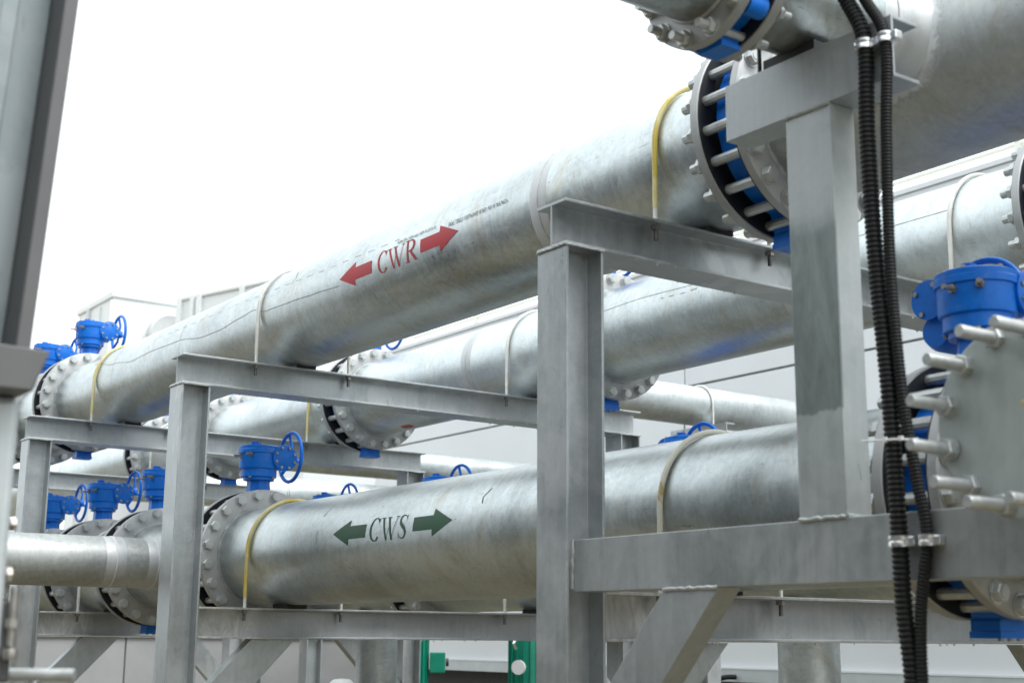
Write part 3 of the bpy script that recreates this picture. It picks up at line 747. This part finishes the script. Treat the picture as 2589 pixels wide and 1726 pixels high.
# its continuation over the camera's left
bp2 = thing('branch_pipe', 'dark underside of a small pipe with bolted flange leaving the top of the picture', 'pipe', (2.24, by, bz))
barrel('barrel', 1.35, BR, 'pipe', bp2, (.03, 0, 0), FROMX, 48)
link('branch_flange', branch_flange(), bp2, (.0, 0, 0), TOX); MB().torus(BR, .006, 'Y', 48, 6).build('weld', 'bolt', bp2, (-.003, 0, 0), TOX)
pd = MB().box(2.562, 2.654, 2.27, 2.45, 1.6+1.4885, 1.6+1.515).build('rubber_pad', 'rubber', smooth=0)
tag(pd, 'black rubber pad on the bracket arm under the small branch pipe', 'rubber pad')
# hold-down strap rod at the far side of the arm
rd = MB().cyl(.006, 1.6+1.40, 1.6+1.65, 'Z', 10, (2.60, 2.50, 0)); rd = rd.build('hanger_rod', 'dark_metal')
tag(rd, 'thin dark rod standing between bracket arm and branch pipe', 'rod')

# (2) blind-flanged branch off the lower pipe with long studs
L0o = SP['LN', 0]; oy = L0o.location.y; by, bz = 1.655, 1.6+.440
b0 = Vector((-XN, by-oy, bz-ZL))
barrel('branch', .50, BR, 'pipe', L0o, b0+Vector((2.975, 0, 0)), FROMX, 48)
link('branch_flange', branch_flange(), L0o, b0+Vector((2.472, 0, 0)), TOX)
MB().torus(BR, .007, 'Y', 48, 6).build('weld', 'bolt', L0o, b0+Vector((2.50, 0, 0)), TOX)
bl = thing('blind_flange', 'round grey-green blind plate with long studs sticking out, beside the black hoses', 'blind flange', (2.45, by, bz))
MB().lathe([(.199, -.016), (.2025, -.013), (.2025, .016), (.199, .019)], 'X', 64).build('plate', 'blind', bl, smooth=35)
MB().lathe([(.0, -.0172), (.006, -.0168), (.0075, -.0155)], 'X', 12, (0, -.01, .03)).build('rust_spot', 'yellow_sleeve', bl)
def long_stud():
    mb = MB(); mb.cyl(.026, -.020, -.016, 'X', 16); mb.lathe([(.021, -.040), (.0235, -.037), (.0235, -.02)], 'X', 6)
    mb.lathe([(.0115, -.143), (.0135, -.140), (.0135, .085)], 'X', 14); mb.lathe([(.0235, .055), (.0235, .072)], 'X', 6); mb.cyl(.026, .0525, .055, 'X', 16)
    return mb.mesh('long_stud', 'bolt', 35)
for k in range(12):
    a = 2*pi*(k+.5)/12; o = link('long_stud', cached('lstud', long_stud), bl, (0, .178*cos(a), .178*sin(a)), (random.uniform(0, 1), 0, 0))
    o.location.x += random.uniform(-.008, .008)

# (3) branch off the lower pipe toward -X with zinc-sprayed joints
b1 = SP['LN', 2]; oy = b1.location.y
tilt = math.atan2(.034, .816)
o0 = Vector((2.99-XN, 7.5-oy, 1.6+.388-ZL))
rotP = (0, 0, pi/2)
barrel('branch', 1.66, BR, 'pipe_dirty', b1, o0, (tilt*0, 0, pi/2), 48)
for xc in (2.65, 2.885):
    MB().lathe([(BR+.0006, -.055), (BR+.002, -.05), (BR+.002, .05), (BR+.0006, .055), (BR-.004, .055), (BR-.004, -.055)], 'Y', 48, closed=True).build('zinc_band', 'zinc_soft', b1, o0+Vector((xc-2.99, 0, 0)), TOX, 60)
    MB().torus(BR+.001, .004, 'Y', 48, 6).build('weld', 'zinc', b1, o0+Vector((xc-2.99, 0, 0)), TOX)
pts = [(1.34-.2*sin(a)-2.99, 0, -.2+.2*cos(a)) for a in [pi/2*k/10 for k in range(11)]] + [(1.14-2.99, 0, -1.99)]
MB().tube(pts, BR, 40).build('elbow', 'pipe_dirty', b1, o0)

# (4) branches from the far pipes toward the building
b2 = SP['UF', 2]; oy = b2.location.y
barrel('branch', 4.05, BR, 'pipe_pale', b2, Vector((.23, 7.03-oy, 1.6+1.585-ZU)), TOX, 48)
b3 = SP['UF', 4]; oy = b3.location.y
barrel('branch', 4.05, BR, 'pipe_pale', b3, Vector((.23, 11.4-oy, -.01)), TOX, 48)
b4 = SP['UF', 5]; oy = b4.location.y
barrel('branch', 5.5, .19, 'pipe_pale', b4, Vector((.2, 14.5-oy, -.02)), TOX, 48)
ubc = ubolt('small white u-bolt over the cross pipe in front of the grey wall', 6.60, 1.6+1.585, 1.6+1.445, 7.03, 'white_rod', r=BR, rod=.008)
ubc.rotation_euler = (0, 0, pi/2)
sp_ = thing('pipe_support', 'galvanised post with a channel head under the cross pipe by the grey wall', 'pipe support', (6.64, 7.03, 0))
poly = [(a, b_) for a, b_ in hsec(.12, .12, .007, .009)]
MB().prism(poly, 0, 1.6+1.36, 'Z').build('post', 'section_far', sp_, smooth=0)
poly = [(x, z+1.6+1.402) for x, z in chan(-.05, .03, .082, 0)]
MB().prism(poly, -.28, .28, 'Y').build('channel_head', 'section_far', sp_, smooth=0)

# (5) down legs from the far lower pipe
for key, yy, lab in (('LF', 4.38, 0), ('LF', 8.2, 2)):
    s_ = SP[key, lab]; oy = s_.location.y
    barrel('down_leg', 1.73, BR, 'pipe_pale', s_, (0, yy-oy, -.24), (-pi/2, 0, 0), 48)

# ------------------------------------------------------------------ hoses
def spline(P, n=14):
    o = []
    for i in range(len(P)-1):
        p0, p1, p2, p3 = (Vector(P[max(i-1, 0)]), Vector(P[i]), Vector(P[i+1]), Vector(P[min(i+2, len(P)-1)]))
        for k in range(n):
            t = k/n; o.append(.5*((2*p1)+(-p0+p2)*t+(2*p0-5*p1+4*p2-p3)*t*t+(-p0+3*p1-3*p2+p3)*t**3))
    o.append(Vector(P[-1])); return o
def resample(P, step):
    o = [P[0]]; acc = 0
    for i in range(len(P)-1):
        seg = P[i+1]-P[i]; L = seg.length; t = step-acc
        while t <= L: o.append(P[i]+seg*(t/L)); t += step
        acc = L-(t-step)
    return o
def hose(label, P, r, pitch):
    pts = resample(spline(P), pitch/6)
    prof = [1.0, .99, .93, .84, .84, .93]
    return tag(MB().tube(pts, r, 14, rfun=lambda i: r*prof[i % 6]).build('corrugated_hose', 'hose', smooth=60), label, 'hose', 'corrugated cable hoses')
hx = 2.533
hA = [(2.45, 2.20, 3.42), (2.49, 2.165, 3.28), (hx-.006, 2.129, 3.159), (hx, 2.083, 3.031), (hx, 2.088, 2.803), (hx, 2.081, 2.475), (hx, 2.061, 2.16), (hx, 2.054, 1.909), (hx, 2.052, 1.811), (hx, 2.049, 1.668), (hx, 2.035, 1.51), (hx, 2.03, 1.2), (hx+.02, 2.0, .7), (hx+.1, 1.9, .03)]
hB = [(2.47, 2.17, 3.38), (2.51, 2.12, 3.25), (hx, 2.075, 3.138), (hx+.004, 2.024, 3.016), (hx+.006, 2.036, 2.787), (hx+.004, 2.043, 2.467), (hx+.004, 2.028, 2.155), (hx+.006, 2.001, 1.954), (hx+.008, 1.983, 1.827), (hx+.006, 2.008, 1.667), (hx, 2.010, 1.511), (hx, 2.0, 1.2), (hx+.02, 1.96, .7), (hx+.12, 1.85, .03)]
hose('thick black corrugated hose hanging down the bracket', hA, .0205, .0125)
hose('thinner black corrugated hose beside the thick one on the bracket', hB, .0145, .0085)
for zc, items, lab in ((3.02, ((hA[3], .0215), (hB[3], .0155)), 'bright metal hose clamp on the bracket arm'), (1.818, ((hA[8], .0215), (hB[8], .0155)), 'bright metal hose clamp on the bracket rail')):
    t = thing('hose_clamp', lab, 'clamp', (0, 0, 0))
    for (p, r) in items:
        prof = [(r, -.013), (r+.004, -.012), (r+.0045, -.003), (r+.0032, 0), (r+.0045, .003), (r+.004, .012), (r, .013)]
        MB().lathe(prof, 'Z', 28, (p[0], p[1], zc)).build('band', 'chrome', t)
        MB().box(p[0]-.004, 2.5585, p[1]-r-.02, p[1]-r-.001, zc-.011, zc+.011).build('ear', 'chrome', t, smooth=0, bevel=.003)
tz = 2.045
tie = MB().tube([(hx-.023, 2.128, tz+.006), (hx-.025, 2.075, tz+.002), (hx-.024, 2.03, tz), (hx-.017, 2.008, tz-.002), (hx+.01, 1.995, tz)], .0026, 6)
tie.box(hx-.028, hx-.021, 2.055, 2.066, tz-.004, tz+.008); tie.box(hx-.026, hx-.018, 2.012, 2.022, tz-.004, tz+.006)
tag(tie.build('zip_tie', 'white_plastic'), 'white zip tie round the two black hoses', 'zip tie')

# ------------------------------------------------------------------ steelwork beside the camera
ps = thing('steel_post', 'leaning grey steel beam on a pale post with a taupe cap block between', 'steel post', (.58, 2.5, 0))
def L_(x, y): return (x-.58, y-2.5)
MB().box(.40-.58, .690-.58, 2.44-2.5, 2.62-2.5, .0, 2.004).build('post', 'front_post', ps, smooth=30, bevel=.016)
poly = [(.36-.58, 2.0045), (.688-.58, 2.0045), (.693-.58, 2.02), (.714-.58, 2.078), (.36-.58, 2.09)]
MB().prism(poly, 2.375-2.5, 2.62-2.5, 'Y').build('cap_block', 'taupe', ps, smooth=30, bevel=.004)
kx = .055
def leaning(x0, x1, y0, y1, z0, z1, name, mat):
    mb = MB(); vs = []
    for z in (z0, z1):
        d = kx*(z-2.08)
        for (x, y) in ((x0, y0), (x1, y0), (x1, y1), (x0, y1)): vs.append((x+d-.58, y-2.5, z))
    mb.add(vs, [(0, 3, 2, 1), (4, 5, 6, 7), (0, 1, 5, 4), (1, 2, 6, 5), (2, 3, 7, 6), (3, 0, 4, 7)])
    return mb.build(name, mat, ps, smooth=0, bevel=.003)
leaning(.660, .686, 2.40, 2.60, 2.079, 4.2, 'beam_flange', 'taupe')
leaning(.25, .660, 2.49, 2.50, 2.079, 4.2, 'beam_web', 'front_web')
leaning(.25, .600, 2.474, 2.4895, 2.079, 4.2, 'web_plate', 'front_web')
leaning(.25, .567, 2.462, 2.4735, 2.079, 4.2, 'cover_plate', 'front_web')
for zc in (1.785, 1.70):
    MB().lathe([(.010, .691-.58), (.013, .694-.58), (.013, .703-.58)], 'X', 6, (0, -.03, zc)).build('side_bolt', 'steel_bolt', ps)
br_ = thing('anchor_bracket', 'pale round bar and dark clamp bolt at the foot of the pale post', 'bracket', (.70, 2.50, 1.55))
MB().tube([(-.25, .17, -.018), (.0, .018, -.018), (.112, -.050, -.018), (.118, -.054, -.018)], .0105, 14).build('bar', 'bolt', br_)
MB().box(-.2, .010, -.045, .06, -.03, .105).build('clamp_block', 'dark_metal', br_, smooth=0, bevel=.004)
MB().cyl(.0075, .03, .128, 'Z', 12, (.006, -.05, 0)).build('stud', 'steel_bolt', br_); MB().lathe([(.012, .06), (.012, .075)], 'Z', 6, (.006, -.05, 0)).build('nut', 'steel_bolt', br_)
MB().lathe([(.012, .008), (.014, .018), (.012, .026)], 'Z', 12, (.006, -.052, 0)).build('nut', 'steel_bolt', br_)
MB().box(-.25, .0, .0, .12, -1.55, -.031).build('leg', 'dark_metal', br_, smooth=0)

# ------------------------------------------------------------------ building with railing
bd = thing('grey_building', 'long pale grey panelled wall of a plant building behind the pipes', 'building', (9.0, 0, 0))
Y0, Y1 = -8, 15.7
MB().box(.03, 12, Y0, Y1, 1.30, 5.20).build('core_wall', 'seam', bd, smooth=0)
MB().box(.35, 12, Y0+.1, Y1-.1, 0, 1.2995).build('plinth', 'dark_metal', bd, smooth=0)
for (z0, z1, cuts) in ((1.355, 3.963, (-8, 0.2, 6.0, 15.7)), (3.985, 5.21, (-8, -2.2, 3.77, 9.77, 15.7))):
    for a, b_ in zip(cuts[:-1], cuts[1:]):
        MB().box(0, .029, a+.008, b_-.008, z0, z1).build('wall_panel', 'wall', bd, smooth=0, bevel=.004)
MB().box(-.02, 12.1, Y0-.02, Y1+.02, 5.2105, 5.255).build('coping', 'wall', bd, smooth=0, bevel=.004)
for a, b_ in ((-8, -3.5), (-3.5, 1.0), (1.0, 5.5), (5.5, 10), (10, 15.7)):
    MB().box(-.05, .0295, a+.003, b_-.003, 1.235, 1.345).build('ledge_flashing', 'wall_trim', bd, smooth=0, bevel=.003)
    MB().box(-.055, .0295, a+.003, b_-.003, 1.346, 1.354).build('ledge_cap', 'wall', bd, smooth=0)
ra = thing('roof_railing', 'cream tube railing along the top of the grey building', 'railing', (9.42, 0, 5.2555))
for zz, r in ((.245, .018), (.75, .02), (1.1, .022)): MB().tube([(0, Y0+.2, zz), (0, Y1-.2, zz)], r, 10).build('rail', 'rail', ra)
yy = Y0+.3
while yy < Y1-.2:
    MB().box(-.025, .025, yy-.025, yy+.025, 0, 1.1).build('post', 'rail', ra, smooth=0); yy += 1.55
MB().box(-.012, .012, Y0+.2, Y1-.2, .0, .10).build('toe_board', 'rail', ra, smooth=0)
# hoses and conduit clamped to the ledge
for a, lab in (((8.93, 9.95, 1.33), 'thin black hose drooping from the wall ledge beside the left pump'), ((8.93, 9.1, 1.28), 'thin black hose looping under the wall ledge beside the right pump')):
    pts = spline([a, (8.80, a[1]+.08, a[2]-.02), (8.7, a[1]+.3, a[2]-.18), (8.68, a[1]+.4, a[2]-.6), (8.7, a[1]+.42, 0.02)], 10)
    tag(MB().tube(pts, .022, 10).build('thin_hose', 'hose'), lab, 'hose')

# ------------------------------------------------------------------ pumps
def pump(label, x, y, box_dir):
    t = thing('pump', label, 'pump', (x, y, 0), 'green motor pumps')
    MB().lathe([(.22, 0.0), (.22, .05), (.15, .07), (.15, .45), (.2, .46), (.2, .5)], 'Z', 32).build('pump_casing', 'teal', t)
    MB().lathe([(.11, .5), (.11, .9), (.17, .92), (.19, .94), (.19, .98), (.145, 1.0), (.145, 1.62), (.155, 1.63), (.16, 1.72), (.13, 1.78), (0.001, 1.79)], 'Z', 32).build('motor', 'teal', t)
    for k in range(18):
        a = 2*pi*k/18
        link('cooling_fin', cached('fin', lambda: MB().box(.140, .160, -.003, .003, 1.03, 1.60).mesh('cooling_fin', 'teal', 0)), t, rot=(0, 0, a))
    bx = MB().box(.165, .30, -.09, .09, 1.30, 1.475).build('terminal_box', 'teal', t, rot=(0, 0, box_dir), smooth=0, bevel=.008)
    MB().cyl(.035, -.005, .02, 'X', 20, (.31, 0, 1.39)).build('cable_gland', 'dark_metal', t, rot=(0, 0, box_dir))
    MB().tube([(.2, 0, 1.52), (.235, 0, 1.56), (.2, 0, 1.60)], .012, 8).build('lifting_eye', 'chrome', t, rot=(0, 0, R(-155)))
    MB().cyl(.055, .19, .215, 'X', 24, (0, 0, 1.38)).build('gauge', 'white_plastic', t, rot=(0, 0, R(-148)))
    return t
pump('green pump with terminal box beside the far column of the third frame', 6.5, 10.62, R(-32))
pump('green pump with round white gauge partly behind the tallest column', 6.6, 9.02, R(-20))

# low posts, parapet and far plant
for x, y, lab in ((5.9, 11.35, 'pale short post under the second frame beam, right of the knee brace'), (5.9, 12.55, 'bluish short post partly covered by a knee brace')):
    t = thing('support_post', lab, 'post', (x, y, 0)); poly = hsec(.15, .148, .008, .010)
    MB().prism([(b_, a) for a, b_ in poly], .012, 1.58, 'Z').build('column', 'section_far', t, smooth=0); MB().box(-.12, .12, -.12, .12, 0.001, .012).build('base_plate', 'section_far', t, smooth=0)
    MB().box(-.4, .4, -.06, .06, 1.5805, 1.66).build('head_channel', 'section_far', t, smooth=0)
pw_ = thing('parapet_wall', 'low grey parapet wall closing the roof behind the rack', 'wall', (5, 19, 0))
for k in range(-4, 5): MB().box(k*4-1.99, k*4+1.99, -.1, .1, 0, 1.57).build('wall_panel', 'parapet', pw_, smooth=0, bevel=.006)
MB().box(-18, 18, -.14, .14, 1.5705, 1.65).build('coping', 'parapet', pw_, smooth=0, bevel=.006)
t = tag(MB().lathe([(.001, .105), (.05, .10), (.085, .07), (.10, .03), (.10, 0)], 'Z', 28).build('vent_cap', 'white_plastic', None, (4.25, 7.75, 1.245)), 'small white rounded cap below the second frame lower beam', 'cap')
t2 = MB().cyl(.05, -1.245, 0.01, 'Z', 20).build('stem', 'white_plastic', t)

c1 = thing('cooling_tower', 'white cooling tower box with a sharp corner and a round fan, far behind', 'cooling tower', (8.255, 24, 0), 'white cooling towers')
MB().box(0, 3.4, 0, 1.9, 0, 7.55).build('casing', 'tower', c1, smooth=0)
MB().box(-.04, 3.44, -.04, 1.94, 7.5505, 7.677).build('rim', 'tower', c1, smooth=0, bevel=.02)
for yy in (.0, .62, 1.25): MB().box(-.05, -.0005, yy, yy+.06, 0, 7.5).build('rib', 'tower', c1, smooth=0)
for xx in (1.2, 2.4): MB().box(xx, xx+.05, -.05, -.0005, 0, 7.5).build('rib', 'tower', c1, smooth=0)
MB().box(-.06, .05, 1.2, 1.3, 7.3, 7.56).build('corner_bracket', 'tower_trim', c1, smooth=0)
fc = (1.02, 0, 6.95)
MB().lathe([(.30, -.22), (.36, -.24), (.40, -.2), (.38, 0)], 'Y', 40, fc).build('fan_cowl', 'tower_trim', c1)
MB().cyl(.3, -.18, -.1, 'Y', 32, fc).build('fan', 'fan', c1)
MB().box(fc[0]+.05, fc[0]+.33, -.26, -.243, fc[2]+.1, fc[2]+.2).build('red_plate', 'red_paint', c1, rot=(0, 0, 0), smooth=0)
c2 = thing('cooling_tower', 'white ribbed cooling tower hood just over the CWR pipe, far behind', 'cooling tower', (8.95, 22.6, 0), 'white cooling towers', (0, 0, math.atan2(-2.2, .7)))
MB().box(0, 3.2, 0, 3.0, 0, 7.30).build('casing', 'tower', c2, smooth=0)
for xx in (0.0, .35, .52, 1.6, 2.3): MB().box(xx, xx+.09, -.08, -.0005, 0, 7.36).build('rib', 'tower', c2, smooth=0)
MB().box(-.05, 3.25, -.05, 3.05, 7.3005, 7.37).build('rim', 'tower', c2, smooth=0, bevel=.02)

# ------------------------------------------------------------------ tag on the CWS handwheel, rain drops
tg = thing('valve_tag', 'round metal tag hanging from the handwheel of the CWS valve', 'tag', (3.46, 6.98, 2.265))
MB().cyl(.030, -.0008, .0008, 'Y', 28, (0, 0, 0)).build('disc', 'taupe', tg)
MB().tube([(0, 0, .026), (-.012, .0, .07), (-.005, 0, .16), (.008, 0, .07), (0, 0, .026)], .0012, 5).build('wire', 'dark_metal', tg)
dm = MB()
def drop(x, y, z, r):
    dm.lathe([(.0005, r*1.2), (r*.55, r*.7), (r*.95, .0), (r*.7, -r*.7), (.0005, -r)], 'Z', 8, (x, y, z-r))
rnd = random.Random(3)
for fi, y in enumerate(FRAMES):
    for zb, n in ((BU-.148, 26), (BL-.148-(.006 if fi == 1 else 0), 22)):
        for k in range(n):
            x = rnd.uniform(2.75, 5.25); drop(x, y+rnd.choice((.004, .008, .14)), zb+.001, rnd.uniform(.003, .0055))
d_ = dm.build('water_drops', 'water'); d_['kind'] = 'stuff'; d_['label'] = 'rain drops hanging under the rack beams'; d_['category'] = 'water drops'
